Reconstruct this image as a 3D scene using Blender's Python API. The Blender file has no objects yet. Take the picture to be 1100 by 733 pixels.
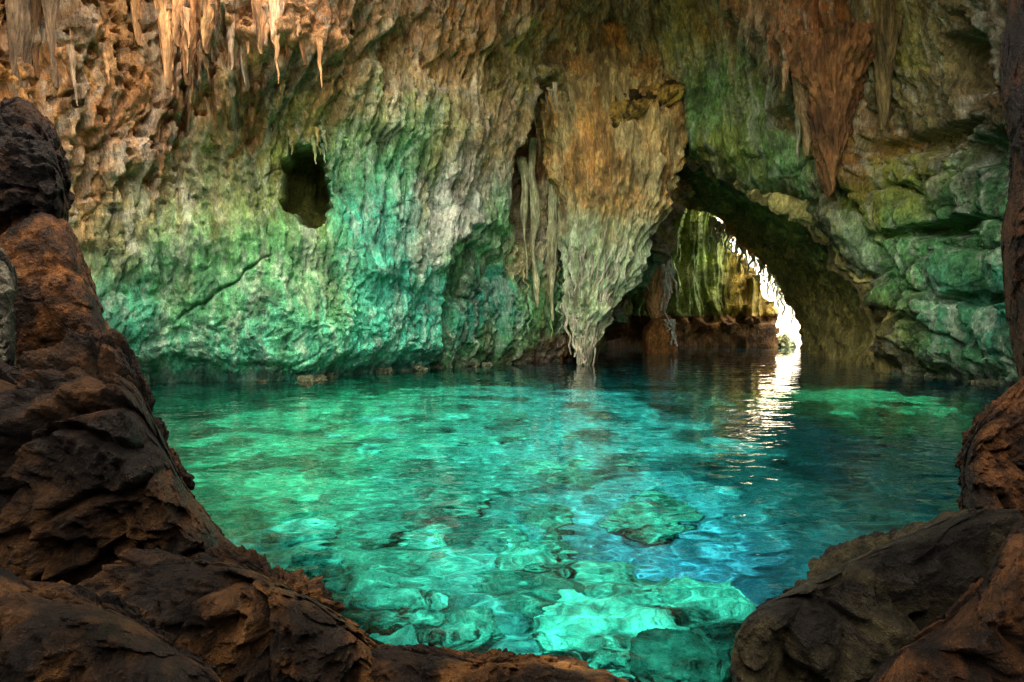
import bpy, math, random
import numpy as np
from mathutils import Vector
random.seed(7); rng = np.random.default_rng(11)
S = bpy.context.scene
COL = S.collection
R = math.radians

# ------------------------------------------------------------------ camera numbers (photo is 1100 x 733)
F, W, H, CZ, HOR = 700.0, 1100.0, 733.0, 1.6, 345.0
PITCH = math.atan((H/2-HOR)/F)
cp, sp_ = math.cos(PITCH), math.sin(PITCH)
def ray(px, py):
    x = (px-W/2)/F; v = (H/2-py)/F
    return np.array([x, cp+v*sp_, -sp_+v*cp])
def at(px, py, Y):
    d = ray(px, py); k = Y/d[1]
    return np.array([d[0]*k, Y, CZ+d[2]*k])
def proj(P):
    q = P-np.array([0, 0, CZ])
    y = q[..., 1]*cp-q[..., 2]*sp_; z = q[..., 1]*sp_+q[..., 2]*cp
    y = np.where(y < .05, np.nan, y)
    return W/2+F*q[..., 0]/y, H/2-F*z/y

# ------------------------------------------------------------------ noise
_p = rng.permutation(256); _perm = np.concatenate([_p, _p, _p]).astype(np.int64)
_g = rng.normal(size=(256, 3)); _g /= np.linalg.norm(_g, axis=1)[:, None]
def perlin(P):
    P = np.asarray(P, float); i = np.floor(P).astype(np.int64); f = P-i; i &= 255
    u = f*f*f*(f*(f*6-15)+10)
    def gr(a, b, c):
        h = _perm[_perm[_perm[i[..., 0]+a]+i[..., 1]+b]+i[..., 2]+c]
        g = _g[h & 255]
        return g[..., 0]*(f[..., 0]-a)+g[..., 1]*(f[..., 1]-b)+g[..., 2]*(f[..., 2]-c)
    x0 = gr(0,0,0)+(gr(1,0,0)-gr(0,0,0))*u[..., 0]
    x1 = gr(0,1,0)+(gr(1,1,0)-gr(0,1,0))*u[..., 0]
    x2 = gr(0,0,1)+(gr(1,0,1)-gr(0,0,1))*u[..., 0]
    x3 = gr(0,1,1)+(gr(1,1,1)-gr(0,1,1))*u[..., 0]
    a = x0+(x1-x0)*u[..., 1]; b = x2+(x3-x2)*u[..., 1]
    return (a+(b-a)*u[..., 2])*1.5
def fbm(P, oct=4, gain=.5, lac=2.03):
    P = np.asarray(P, float); r = 0; a = 1; 
    for k in range(oct):
        r = r+a*perlin(P+17.3*k); P = P*lac; a *= gain
    return r
def ridged(P, oct=3, gain=.5):
    P = np.asarray(P, float); r = 0; a = 1; t = 0
    for k in range(oct):
        r = r+a*(1-np.abs(perlin(P+9.1*k))*1.6); t += a; P = P*2.07; a *= gain
    return r/t
def worley(P):
    P = np.asarray(P, float); i = np.floor(P).astype(np.int64); f = P-i
    d1 = np.full(P.shape[:-1], 9.); d2 = d1.copy()
    for a in (-1, 0, 1):
        for b in (-1, 0, 1):
            for c in (-1, 0, 1):
                h = _perm[_perm[_perm[(i[..., 0]+a) & 255]+((i[..., 1]+b) & 255)]+((i[..., 2]+c) & 255)] & 255
                o = (_g[h]*.5+.5)
                d = np.sqrt((a+o[..., 0]-f[..., 0])**2+(b+o[..., 1]-f[..., 1])**2+(c+o[..., 2]-f[..., 2])**2)
                m = d < d1
                d2 = np.where(m, d1, np.minimum(d2, d)); d1 = np.where(m, d, d1)
    return d1, d2
def sstep(a, b, x):
    t = np.clip((x-a)/(b-a), 0, 1); return t*t*(3-2*t)

# ------------------------------------------------------------------ mesh helpers
def mesh_np(name, V, Q, mat=None, parent=None, col=None, smooth=True):
    V = np.ascontiguousarray(V.reshape(-1, 3), np.float32); Q = np.ascontiguousarray(Q, np.int32)
    n = Q.shape[1]; me = bpy.data.meshes.new(name)
    me.vertices.add(len(V)); me.vertices.foreach_set('co', V.ravel())
    me.loops.add(Q.size); me.loops.foreach_set('vertex_index', Q.ravel())
    me.polygons.add(len(Q)); me.polygons.foreach_set('loop_start', np.arange(0, Q.size, n, dtype=np.int32))
    me.update(calc_edges=True); me.validate()
    me.polygons.foreach_set('use_smooth', np.full(len(me.polygons), smooth, bool))
    if col is not None:
        ca = me.color_attributes.new('pigment', 'FLOAT_COLOR', 'POINT')
        c = np.ones((len(V), 4), np.float32); c[:, :3] = np.clip(np.asarray(col).reshape(-1, 3), 0, 1)
        ca.data.foreach_set('color', c.ravel())
    if mat: me.materials.append(mat)
    o = bpy.data.objects.new(name, me); COL.objects.link(o)
    if parent is not None: o.parent = parent
    return o
def grid_quads(nu, nv, keep=None, wrap=False, flip=False):
    i, j = np.meshgrid(np.arange(nu if wrap else nu-1), np.arange(nv-1), indexing='ij')
    i2 = (i+1) % nu
    q = np.stack([i*nv+j, i2*nv+j, i2*nv+j+1, i*nv+j+1], -1)
    if flip: q = q[..., ::-1]
    q = q.reshape(-1, 4)
    if keep is not None: q = q[keep[:q.shape[0] if keep.ndim == 1 else None].ravel()] if keep.ndim == 1 else q[keep.ravel()]
    return q
def tag(o, label=None, cat=None, group=None, kind=None):
    if label: o['label'] = label
    if cat: o['category'] = cat
    if group: o['group'] = group
    if kind: o['kind'] = kind
    return o
def empty(name, loc):
    o = bpy.data.objects.new(name, None); COL.objects.link(o); o.location = Vector(loc); o.empty_display_size = .3
    return o
def catmull(pts, n):
    pts = np.asarray(pts, float); P = np.vstack([2*pts[0]-pts[1], pts, 2*pts[-1]-pts[-2]])
    t = np.linspace(0, len(pts)-1-1e-9, n); k = t.astype(int); f = (t-k)[:, None]
    a, b, c, d = P[k], P[k+1], P[k+2], P[k+3]
    return .5*((2*b)+(c-a)*f+(2*a-5*b+4*c-d)*f*f+(3*b-a-3*c+d)*f**3)

# ------------------------------------------------------------------ materials
def nodes(name):
    m = bpy.data.materials.new(name); m.use_nodes = True; nt = m.node_tree; nt.nodes.clear()
    out = nt.nodes.new('ShaderNodeOutputMaterial')
    return m, nt, out
def N(nt, t, **kw):
    n = nt.nodes.new(t)
    for k, v in kw.items():
        if k[0] == '_': setattr(n, k[1:], v)
        else:
            s = n.inputs[k.replace('_', ' ')] if k.replace('_', ' ') in n.inputs else n.inputs[k]
            s.default_value = v
    return n
def rock_mat(name, color=None, rough=.62, bump=.05, fine=14., spec=.35, vstretch=.45, var=.55, pits=0., grain=1.9):
    m, nt, out = nodes(name); L = nt.links.new
    b = N(nt, 'ShaderNodeBsdfPrincipled'); L(b.outputs[0], out.inputs[0])
    geo = N(nt, 'ShaderNodeNewGeometry')
    mp = N(nt, 'ShaderNodeMapping'); mp.inputs['Scale'].default_value = (1, 1, vstretch); L(geo.outputs['Position'], mp.inputs[0])
    n1 = N(nt, 'ShaderNodeTexNoise', Scale=fine*.22, Detail=7., Roughness=.65, Distortion=.6); L(mp.outputs[0], n1.inputs['Vector'])
    n2 = N(nt, 'ShaderNodeTexNoise', Scale=fine, Detail=8., Roughness=.7); L(mp.outputs[0], n2.inputs['Vector'])
    if color is None:
        c = N(nt, 'ShaderNodeVertexColor', _layer_name='pigment'); cs = c.outputs[0]
    else:
        c = N(nt, 'ShaderNodeRGB'); c.outputs[0].default_value = (*color, 1); cs = c.outputs[0]
    r1 = N(nt, 'ShaderNodeMapRange'); L(n1.outputs[0], r1.inputs[0])
    for i, v in zip((1, 2, 3, 4), (.32, .68, 1-var, 1+var)): r1.inputs[i].default_value = v
    mul = N(nt, 'ShaderNodeVectorMath', _operation='SCALE'); L(cs, mul.inputs[0]); L(r1.outputs[0], mul.inputs['Scale'])
    # mineral staining: paler calcite and rusty specks with shapes of their own
    r2 = N(nt, 'ShaderNodeMapRange'); L(n2.outputs[0], r2.inputs[0])
    for i, v in zip((1, 2, 3, 4), (.56, .70, 0, .5)): r2.inputs[i].default_value = v
    mx = N(nt, 'ShaderNodeMix', _data_type='RGBA', _blend_type='MIX'); L(r2.outputs[0], mx.inputs[0])
    L(mul.outputs[0], mx.inputs[6])
    lift = N(nt, 'ShaderNodeVectorMath', _operation='MULTIPLY'); L(mul.outputs[0], lift.inputs[0]); lift.inputs[1].default_value = (1.7, 1.6, 1.45)
    L(lift.outputs[0], mx.inputs[7])
    r3 = N(nt, 'ShaderNodeMapRange'); L(n2.outputs[0], r3.inputs[0])
    for i, v in zip((1, 2, 3, 4), (.36, .62, .62, 1.4)): r3.inputs[i].default_value = v
    m3 = N(nt, 'ShaderNodeVectorMath', _operation='SCALE'); L(mx.outputs[2], m3.inputs[0]); L(r3.outputs[0], m3.inputs['Scale'])
    L(m3.outputs[0], b.inputs['Base Color'])
    rr = N(nt, 'ShaderNodeMapRange'); L(n1.outputs[0], rr.inputs[0])
    for i, v in zip((1, 2, 3, 4), (.3, .7, rough-.22, rough+.2)): rr.inputs[i].default_value = v
    L(rr.outputs[0], b.inputs['Roughness']); b.inputs['Specular IOR Level'].default_value = spec
    add = N(nt, 'ShaderNodeMath', _operation='MULTIPLY_ADD'); L(n2.outputs[0], add.inputs[0]); add.inputs[1].default_value = grain; L(n1.outputs[0], add.inputs[2])
    bp = N(nt, 'ShaderNodeBump', Strength=1., Distance=bump); hsrc = add.outputs[0]
    if pits:
        wv = N(nt, 'ShaderNodeVectorMath', _operation='SCALE', Scale=.05); L(n1.outputs['Color'], wv.inputs[0])
        ad = N(nt, 'ShaderNodeVectorMath', _operation='ADD'); L(geo.outputs['Position'], ad.inputs[0]); L(wv.outputs[0], ad.inputs[1])
        vo = N(nt, 'ShaderNodeTexVoronoi', Scale=pits); L(ad.outputs[0], vo.inputs['Vector'])
        a2 = N(nt, 'ShaderNodeMath', _operation='MULTIPLY_ADD'); L(vo.outputs['Distance'], a2.inputs[0]); a2.inputs[1].default_value = .35; L(hsrc, a2.inputs[2]); hsrc = a2.outputs[0]
    L(hsrc, bp.inputs['Height']); L(bp.outputs[0], b.inputs['Normal'])
    return m
M_WALL = rock_mat('cave_limestone', bump=.13, fine=11.)
M_TUN = rock_mat('passage_limestone', bump=.10, fine=8.)
M_FG = rock_mat('dark_pitted_rock', bump=.08, fine=26., rough=.6, vstretch=.9, var=.85, spec=.16, pits=38., grain=1.9)
M_BED = rock_mat('submerged_limestone', bump=.06, fine=9., rough=.8, vstretch=1., var=.6, spec=.2)
M_STAL = rock_mat('dripstone', bump=.05, fine=16., vstretch=.25, rough=.5)

# ------------------------------------------------------------------ main cave wall: a plan curve raised into a sheet
plan = [(-3, -9), (-11, -7), (-14.5, 0), (-13.5, 7), (-10.8, 12.5), (-8.7, 16), (-6.1, 17.4), (-3.8, 20.0), (-.3, 23.3), (2.6, 26), (5.2, 25.6), (8, 23),
        (11, 20), (12.3, 15.8), (12.8, 11), (12.5, 5), (11, -3), (7, -8), (2, -9.5), (-3, -9)]
PC = catmull(plan, 4000)
seg = np.linalg.norm(np.diff(PC, axis=0), axis=1); ARC = np.concatenate([[0], np.cumsum(seg)])
def plan_at(s):
    x = np.interp(s, ARC, PC[:, 0]); y = np.interp(s, ARC, PC[:, 1])
    e = .35
    tx = np.interp(s+e, ARC, PC[:, 0])-np.interp(s-e, ARC, PC[:, 0]); ty = np.interp(s+e, ARC, PC[:, 1])-np.interp(s-e, ARC, PC[:, 1])
    l = np.hypot(tx, ty); return np.stack([x, y], -1), np.stack([ty/l, -tx/l], -1)   # inward normal
def s_near(x, y): return ARC[np.argmin((PC[:, 0]-x)**2+(PC[:, 1]-y)**2)]
ZT = 15.2
def lean(z): return .012*np.clip(z, 0, None)**2
def base(s, z):
    c, n = plan_at(s); l = lean(z)[..., None]
    return np.concatenate([c+n*l, z[..., None]], -1)
_s = np.arange(s_near(-13.5, 7), s_near(12.5, 5), .06); _z = np.arange(-1, ZT, .06)
_SG, _ZG = np.meshgrid(_s, _z, indexing='ij'); _PX, _PY = proj(base(_SG, _ZG))
def sz(px, py):
    k = np.nanargmin((_PX-px)**2+(_PY-py)**2); return _SG.ravel()[k], _ZG.ravel()[k]
def szs(pts): return np.array([sz(*p) for p in pts])
sL, sR = s_near(-12.0, 10), s_near(12.75, 9.5)
ss = np.concatenate([np.arange(0, sL, .3), np.arange(sL, sR, .042), np.arange(sR, ARC[-1]+.29, .3)])
zz = np.concatenate([np.arange(-3.5, -.4, .25), np.arange(-.4, 13.6, .042), np.arange(13.6, ZT, .1)])
SG, ZG = np.meshgrid(ss, zz, indexing='ij'); B0 = base(SG, ZG)
PX, PY = proj(B0); PX = np.nan_to_num(PX, nan=-999); PY = np.nan_to_num(PY, nan=-999)
cN = plan_at(SG)[1]; N3 = np.concatenate([cN, np.zeros(cN.shape[:-1]+(1,))], -1)
PXM = .0275   # metres per photo pixel on the wall, roughly

def blob(px, py, rx, ry, p=2):
    """soft bump round a spot of the wall, sizes in metres along and up the wall"""
    s0, z0 = sz(px, py); d = (np.abs((SG-s0)/rx)**p+np.abs((ZG-z0)/ry)**p); return np.exp(-d)
def edge_layer(pts, soft=.18, teeth=1.0, freq=1.5, seed=0.):
    """1 above a hanging edge whose underside is toothed like drip curtains"""
    e = szs(pts); e = e[np.argsort(e[:, 0])]
    ez = np.interp(SG, e[:, 0], e[:, 1])
    q = np.stack([SG*freq, np.full_like(SG, seed), ZG*.12], -1)
    t = ridged(q, 2)**3; t2 = ridged(q*2.3+5, 1)**2
    ez = ez-teeth*(t*.9+t2*.3-.45)
    ends = sstep(e[0, 0]-.5, e[0, 0]+.4, SG)*(1-sstep(e[-1, 0]-.4, e[-1, 0]+.5, SG))
    return sstep(0, soft, ZG-ez)*ends, ez
P3 = np.stack([SG, ZG, np.zeros_like(SG)], -1)
wp = P3+np.stack([fbm(P3*.5, 3), fbm(P3*.5+40, 3), 0*SG], -1)*.45
disp = .55*fbm(wp*.28, 3)
flutes = ridged(np.stack([wp[..., 0]*1.5, wp[..., 1]*.16, 0*SG], -1), 3)
flutes2 = ridged(np.stack([wp[..., 0]*4.2, wp[..., 1]*.38, 0*SG+7], -1), 2)
Wf = np.clip(blob(150, 20, 3.2, 3.5)+blob(330, 30, 3.5, 2.6)+.8*blob(470, 200, 3, 3)+blob(580, 200, 1.3, 4)+blob(860, 80, 2.6, 3.2)+blob(30, 60, 3, 5)+.6*blob(640, 40, 3, 3), 0, 1)
disp += Wf*(.55*(flutes-.6)+.22*(flutes2-.6))
nod1, nod2 = worley(wp*np.array([.95, .75, 1])+3)
Wn = np.clip(blob(1000, 280, 3.8, 3.5)+.7*blob(510, 320, 1.6, 1.6)+.5*blob(880, 200, 2.5, 2.5), 0, 1)
disp += Wn*(.75*np.clip(.62-nod1, -.3, .6))-Wn*.35*np.clip(1-(nod2-nod1)/.14, 0, 1)
m1, m2 = worley(wp*np.array([2.6, 2.0, 1])+13)
disp += (.07+.13*Wn)*(.5-m1)
def crevice(Q, w): return np.clip(1-np.abs(perlin(Q))/w, 0, 1)
rg = wp+.10*np.stack([fbm(P3*3.1+5, 3, .6), fbm(P3*3.1+25, 3, .6), 0*SG], -1)
ct = np.clip(.55+1.2*fbm(P3*.4+33, 2), .12, 1)          # how broken the rock is, patch by patch
g1, g2 = worley(rg*np.array([4.5, 3.2, 1])+41)
rough = .15*fbm(rg*np.array([1.3, .95, 1]), 5, .62)+.07*fbm(rg*np.array([4, 2.6, 1])+2, 3, .7)
rough -= .20*ct*crevice(rg*np.array([1.15, .62, 1])+70, .14)**1.5+.12*ct*crevice(rg*np.array([2.6, 1.3, 1])+170, .16)**1.3+.05*(1.1-ct)*crevice(rg*np.array([5.2, 3.6, 1])+17, .3)
rough -= .09*np.clip(.9*(1-ct)+.25, 0, 1)*sstep(.33, .23, g1)
vg = P3+.16*np.stack([fbm(P3*np.array([.8, .5, 1])+5, 4, .6), 0*SG, 0*SG], -1)
vert = .12*fbm(vg*np.array([1.6, .35, 1]), 5, .62)+.05*fbm(vg*np.array([6, 2, 1])+2, 3, .7)
vert += .16*np.clip(fbm(vg*np.array([.9, .10, 1])+150, 3), -1, 1)
vert -= .40*np.clip(ct*1.3, 0, 1)*crevice(vg*np.array([1.25, .11, 1])+270, .2)**1.2+.18*crevice(vg*np.array([3.2, .34, 1])+370, .26)+.08*crevice(vg*np.array([7.5, 1.0, 1])+370, .35)
vert -= .2*sstep(.36, .18, worley(vg*np.array([3.3, 1.2, 1])+61)[0])
Wv = np.clip(sstep(160, 90, PY+25*fbm(P3*.5+2, 2))*sstep(720, 640, PX)+.75*blob(470, 210, 2.6, 2.8)+blob(590, 240, 1.6, 3.4)+blob(900, 110, 2.2, 3.2)+.6*blob(240, 190, 2.2, 1.5)+.5*blob(400, 150, 2, 2), 0, 1)
Wv = np.maximum(Wv, .82*sstep(345, 260, PY+20*fbm(P3*.4+12, 2))*sstep(960, 900, PX))
Wv *= 1-.8*np.clip(blob(150, 110, 1.8, 1.8), 0, 1)
disp += rough*(1-Wv)+vert*Wv
fine_mask = ((PX > 60) & (PX < 1120) & (PY > -80) & (PY < 460))
disp += .045*fbm(P3*np.array([9, 5, 1.]), 2, .6)
# cracks
cr = np.abs(perlin(wp*np.array([.5, .42, 1])+91)); disp -= .16*np.clip(1-cr/.018, 0, 1)*sstep(.15, .3, perlin(P3*.7+5))
s0, z0 = sz(238, 310); cl = np.abs((SG-s0)*.75-(ZG-z0)+.16*perlin(P3*2.4)); disp -= .3*np.clip(1-cl/.07, 0, 1)*np.exp(-((SG-s0)/1.2)**4)
# pits on the upper left
pa, pb = worley(np.stack([SG*3.0, ZG*4.0, 0*SG], -1)+31); pk = sstep(.37, .27, pa+.16*perlin(P3*4))
disp -= .42*pk*np.clip(blob(150, 110, 2.0, 2.3)+.9*blob(110, 60, 2.2, 1.4)+.5*blob(240, 60, 1.5, 1.5)+.25*blob(420, 60, 2, 2), 0, 1)
# hanging layers
L1, e1 = edge_layer([(60, 150), (110, 190), (160, 195), (200, 130), (240, 105), (300, 88), (380, 62), (430, 30), (520, 52), (560, 20), (640, 12), (700, 30)], .22, 1.5, 1.3)
disp += .45*L1
L1b, _ = edge_layer([(160, 60), (200, 95), (240, 60), (275, 95), (320, 60), (360, 40), (400, 0)], .2, 2.4, 2.0, 4.)
disp += .4*L1b
L3, _ = edge_layer([(372, 296), (430, 312), (468, 302), (482, 262), (520, 250), (556, 258)], .25, .5, 2.0, 9.)
disp += .55*L3*blob(470, 190, 3.2, 4.2, 4)
L6, _ = edge_layer([(640, 135), (665, 150), (690, 125), (722, 100)], .2, .3, 1.5, 2.)
# recess with the dark window
disp -= .75*blob(315, 165, 1.5, 1.6, 3)
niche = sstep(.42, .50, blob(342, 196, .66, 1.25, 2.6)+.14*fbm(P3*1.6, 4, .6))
# arched recesses
s0, z0 = sz(580, 150); a_in = np.maximum(np.abs((SG-s0)/.95), 0)**2.2+np.where(ZG > z0, ((ZG-z0)/2.1)**2, ((ZG-z0)/4.0)**2)
disp -= .95*sstep(1.05, .8, a_in); disp += .35*np.exp(-((np.sqrt(a_in)-1.12)/.1)**2)*(ZG > z0-.5)
s0, z0 = sz(515, 345); a_in = np.abs((SG-s0)/1.55)**2.2+np.where(ZG > z0, ((ZG-z0)/2.75)**2, 0)
disp -= .6*sstep(1.05, .88, a_in)*(1-.4*sstep(.9, .0, a_in))
# lower bulges
disp += .75*blob(400, 350, 1.7, 1.6)+.5*blob(230, 340, 2.4, 1.4)+.5*blob(650, 110, 1.6, 1.4)+.7*blob(850, 30, 1.7, 1.7)
# sloping mass over the arch
disp += .9*blob(800, 150, 2.2, 1.6)+.6*blob(885, 250, 1.1, 2.2)
L7, e7 = edge_layer([(776, 5), (800, 45), (850, 70), (868, 110), (885, 165), (905, 205), (930, 205), (940, 150), (948, 60), (955, 0)], .22, 1.6, 2.2, 6.)
disp += .75*L7
# dark slots of the right wall
for (a, b, rx, ry, dd) in ((1035, 75, .55, .9, 1.2), (985, 150, 1.3, .28, .9), (1060, 160, .8, .4, 1.), (1000, 245, 1.6, .22, .9), (1050, 320, 1.2, .14, .6), (955, 330, .4, .8, .5), (905, 110, .22, 2.2, .9), (850, 130, .5, .35, .7)):
    disp -= dd*sstep(.3, .65, blob(a, b, rx*1.2, ry*1.2)+.18*fbm(P3*1.6, 2))
# undercut at the waterline
disp -= .50*sstep(.8, .1, ZG+.35*fbm(np.stack([SG*.9, 0*SG, 0*SG], -1), 2))*(ZG > -5)
# passage mouth cut through the sheet
hole = szs([(622, 402), (650, 350), (680, 285), (699, 235), (710, 190), (720, 166), (745, 176), (790, 203), (840, 226), (880, 260), (907, 300), (925, 345), (931, 405)])
hole[0, 1] = hole[-1, 1] = -4
hs = catmull(hole, 240)
def sdist(SGv, ZGv, poly):
    d = np.full(SGv.shape, 1e9); inside = np.zeros(SGv.shape, bool); n = len(poly)
    for k in range(n):
        a, b = poly[k], poly[(k+1) % n]; e = b-a; l = e@e+1e-12
        wx, wy = SGv-a[0], ZGv-a[1]; t = np.clip((wx*e[0]+wy*e[1])/l, 0, 1)
        d = np.minimum(d, (wx-t*e[0])**2+(wy-t*e[1])**2)
        c = ((a[1] > ZGv) != (b[1] > ZGv)); 
        with np.errstate(divide='ignore', invalid='ignore'):
            inside ^= c & (SGv < (b[0]-a[0])*(ZGv-a[1])/(b[1]-a[1])+a[0])
    d = np.sqrt(d); return np.where(inside, -d, d)
sd = np.full(SG.shape, 99.); mk = (SG > hole[:, 0].min()-4) & (SG < hole[:, 0].max()+4)
sd[mk] = sdist(SG[mk], ZG[mk], hs[::4])
sd = sd+.40*fbm(P3*.8, 4, .6)
lip = np.clip(1-np.clip(sd, -.5, 3)/.8, 0, 1.4); disp -= 1.3*lip**2
keepv = (sd > -.25) & ((B0[..., 1] > -3.2+.5*fbm(P3*.4, 3)) | (ZG < 9.2+.9*fbm(P3*.35, 3)))  # also opens the unseen rear wall high up, added to let light in

# pigments of the wall: rusty ochre above, algae green and painted-in teal bounce light below, pale calcite where water runs
OCH, RUST, PINK, TAN, GRN, DGRN, TEAL, PALE, OLIVE, BRN = [np.array(c) for c in (
    (.72, .34, .095), (.55, .21, .06), (.72, .40, .21), (.60, .45, .21), (.16, .50, .17), (.04, .19, .07), (.05, .64, .42), (.76, .80, .62), (.37, .40, .07), (.24, .12, .035))]
spots = [(0, 20, 3, RUST), (40, 60, 2.4, OCH), (100, 20, 2.4, OCH), (60, 150, 2, OCH), (150, 110, 2.2, PINK), (130, 60, 1.6, OCH), (200, 40, 2, PINK), (255, 50, 1.6, OCH), (300, 30, 1.8, PINK), (350, 40, 1.5, RUST), (150, 180, 1.3, PINK),
         (100, 230, 1.4, TAN), (215, 190, 1.2, TAN), (230, 85, 1.2, OCH), (290, 85, 1.2, PINK), (350, 75, 1.2, OCH), (400, 45, 1.2, PINK), (450, 60, 1.2, OCH), (290, 130, 1., BRN*1.4), (330, 118, .9, OLIVE), (300, 190, 1.0, OLIVE), (250, 170, 1.1, GRN), (170, 260, 1.5, GRN), (210, 330, 1.8, GRN), (280, 280, 1.6, GRN), (150, 350, 1.3, TEAL), (250, 370, 1.8, TEAL), (330, 330, 1.6, GRN), (340, 375, 1.6, TEAL),
         (400, 60, 1.6, TAN), (420, 20, 1.5, PINK), (500, 30, 1.6, OCH), (540, 20, 1.4, PINK), (400, 120, 1.6, GRN), (480, 110, 1.6, TAN*1.3), (430, 90, 1.2, TAN*1.35), (520, 90, 1.2, TAN*1.35), (545, 140, 1., TAN*1.2), (610, 50, 1.2, TAN*1.2), (700, 95, 1.1, TAN*1.15), (440, 150, 1.4, GRN), (500, 160, 1.2, TAN), (400, 220, 1.2, TEAL), (410, 260, 1.2, TEAL), (380, 190, 1.2, GRN), (480, 220, 1.1, PALE), (450, 250, 1.0, PALE), (510, 200, 1, PALE),
         (540, 240, 1.1, GRN), (420, 330, 1.5, TEAL), (380, 370, 1.4, TEAL), (440, 360, 1.2, TEAL), (520, 330, 1.2, TEAL*.6), (500, 290, .9, GRN), (580, 330, 1.1, GRN), (580, 260, .9, TAN), (640, 330, 1.1, GRN), (600, 380, 1.4, BRN), (520, 385, 1.2, GRN*.6), (150, 400, 1.2, DGRN),
         (580, 120, 1.2, BRN), (560, 60, 1.2, OLIVE*1.3), (590, 20, 1.2, OCH), (640, 30, 1.4, TAN), (660, 70, 1.4, TAN), (700, 60, 1.5, TAN), (640, 130, 1.3, OCH), (680, 120, 1.3, OCH), (740, 50, 1.4, OLIVE), (770, 20, 1.2, PINK), (760, 110, 1.4, GRN), (800, 150, 1.6, OLIVE), (840, 180, 1.4, GRN), (760, 170, 1.0, OLIVE), (830, 120, 1.2, DGRN),
         (850, 40, 1.5, PINK), (890, 90, 1.4, RUST), (910, 160, 1.2, RUST), (900, 20, 1.5, RUST), (960, 60, 1.3, OLIVE), (1000, 40, 1.6, TAN*.7), (1060, 60, 1.4, BRN*.5), (990, 120, 1.4, TAN*.6), (890, 250, 1.3, OLIVE*.9), (930, 280, 1.1, GRN), (960, 200, 1.3, OLIVE), (1040, 200, 1.4, DGRN), (1020, 260, 1.4, GRN*.95),
         (980, 300, 1.4, GRN), (1040, 330, 1.4, TEAL*.9), (1000, 370, 1.4, GRN), (960, 360, 1.2, OLIVE*.8), (935, 370, 1.0, BRN), (1060, 390, 1.6, DGRN), (870, 310, 1.2, BRN), (760, 190, .7, OLIVE*.5), (790, 212, .7, OLIVE*.5), (840, 238, .7, OLIVE*.55), (880, 278, .7, OLIVE*.55), (905, 325, .7, OLIVE*.55), (925, 370, .7, OLIVE*.5)]
spots = [(a, b, r, c*np.interp(a, [920, 970, 1080], [1.05, 1.0, .6])) for a, b, r, c in spots]  # pigments dimmed towards the right end, weaker light painted in
def pigment_wall():
    an = np.array([1.3, .34, 1]); jit = np.stack([fbm(P3*.7+60, 5, .68), .6*fbm(P3*.7+80, 5, .68)+1.5*fbm(P3*an+90, 4, .62)], -1)
    s2, z2 = SG+.55*jit[..., 0], ZG+.55*jit[..., 1]
    num = np.zeros(SG.shape+(3,)); den = np.full(SG.shape, 1e-4)
    num += TAN*1e-4
    for (a, b, r, c) in spots:
        s0, z0 = sz(a, b); w = np.exp(-(((s2-s0)**2+(z2-z0)**2)/(.8*r*r)))
        num += w[..., None]*c; den += w
    c = num/den[..., None]
    # streaks of pale calcite and of rust run down the wall
    st = ridged(np.stack([wp[..., 0]*2.2, wp[..., 1]*.18, 0*SG+3], -1), 2)
    a = np.clip((st-.70)*3.2, 0, .65)[..., None]; c = c*(1-a)+(c*.5+PALE*.55)*a
    st = perlin(np.stack([wp[..., 0]*1.6, wp[..., 1]*.25, 0*SG+23], -1))
    a = np.clip((st-.15)*1.6, 0, .5)[..., None]; c = c*(1-a)+c*np.array([.75, .55, .38])*a
    mo = fbm(P3*2.2+7, 3)[..., None]; c = c*(1+.28*mo)
    mn = fbm(np.stack([s2*.9, z2*.45, 0*SG+11], -1), 5, .62); a = sstep(.27, .55, mn)[..., None]*.55; c = c*(1-a)+np.array([.055, .050, .028])*a   # manganese stain
    ca = fbm(np.stack([s2*2.4, z2*1.0, 0*SG+51], -1), 4, .65); a = sstep(.25, .6, ca)[..., None]*.5; c = c*(1-a)+(c*.4+PALE*.6)*a              # calcite crust
    lm = sstep(1.1, .1, sd)[..., None]; c = c*(1-.5*lm)  # shade painted round the passage lip to subdue its lit edge
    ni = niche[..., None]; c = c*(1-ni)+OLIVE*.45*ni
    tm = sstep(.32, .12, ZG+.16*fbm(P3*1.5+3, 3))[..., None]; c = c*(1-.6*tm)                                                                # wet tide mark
    return c
V = B0+N3*disp[..., None]
V[..., 2] += .12*fbm(wp*1.4+50, 2)*(ZG > 0)
V += (niche*(2.2+.6*fbm(P3*1.3, 3)))[..., None]*np.array([-.26, .96, .1])   # the hollow runs straight back into the rock
kq = keepv[:-1, :-1] & keepv[1:, :-1] & keepv[1:, 1:] & keepv[:-1, 1:]
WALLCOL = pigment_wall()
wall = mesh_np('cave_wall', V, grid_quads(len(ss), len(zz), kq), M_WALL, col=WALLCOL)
tag(wall, 'tall limestone cave wall, rusty ochre above, algae green and painted teal glow near the pool', kind='structure')
def wall_pt(px, py, out=0.):
    s0, z0 = sz(px, py); i = np.argmin(abs(ss-s0)); j = np.argmin(abs(zz-z0)); return V[i, j]+N3[i, j]*out
def wall_pig(px, py):
    s0, z0 = sz(px, py); return WALLCOL[np.argmin(abs(ss-s0)), np.argmin(abs(zz-z0))]

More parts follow.
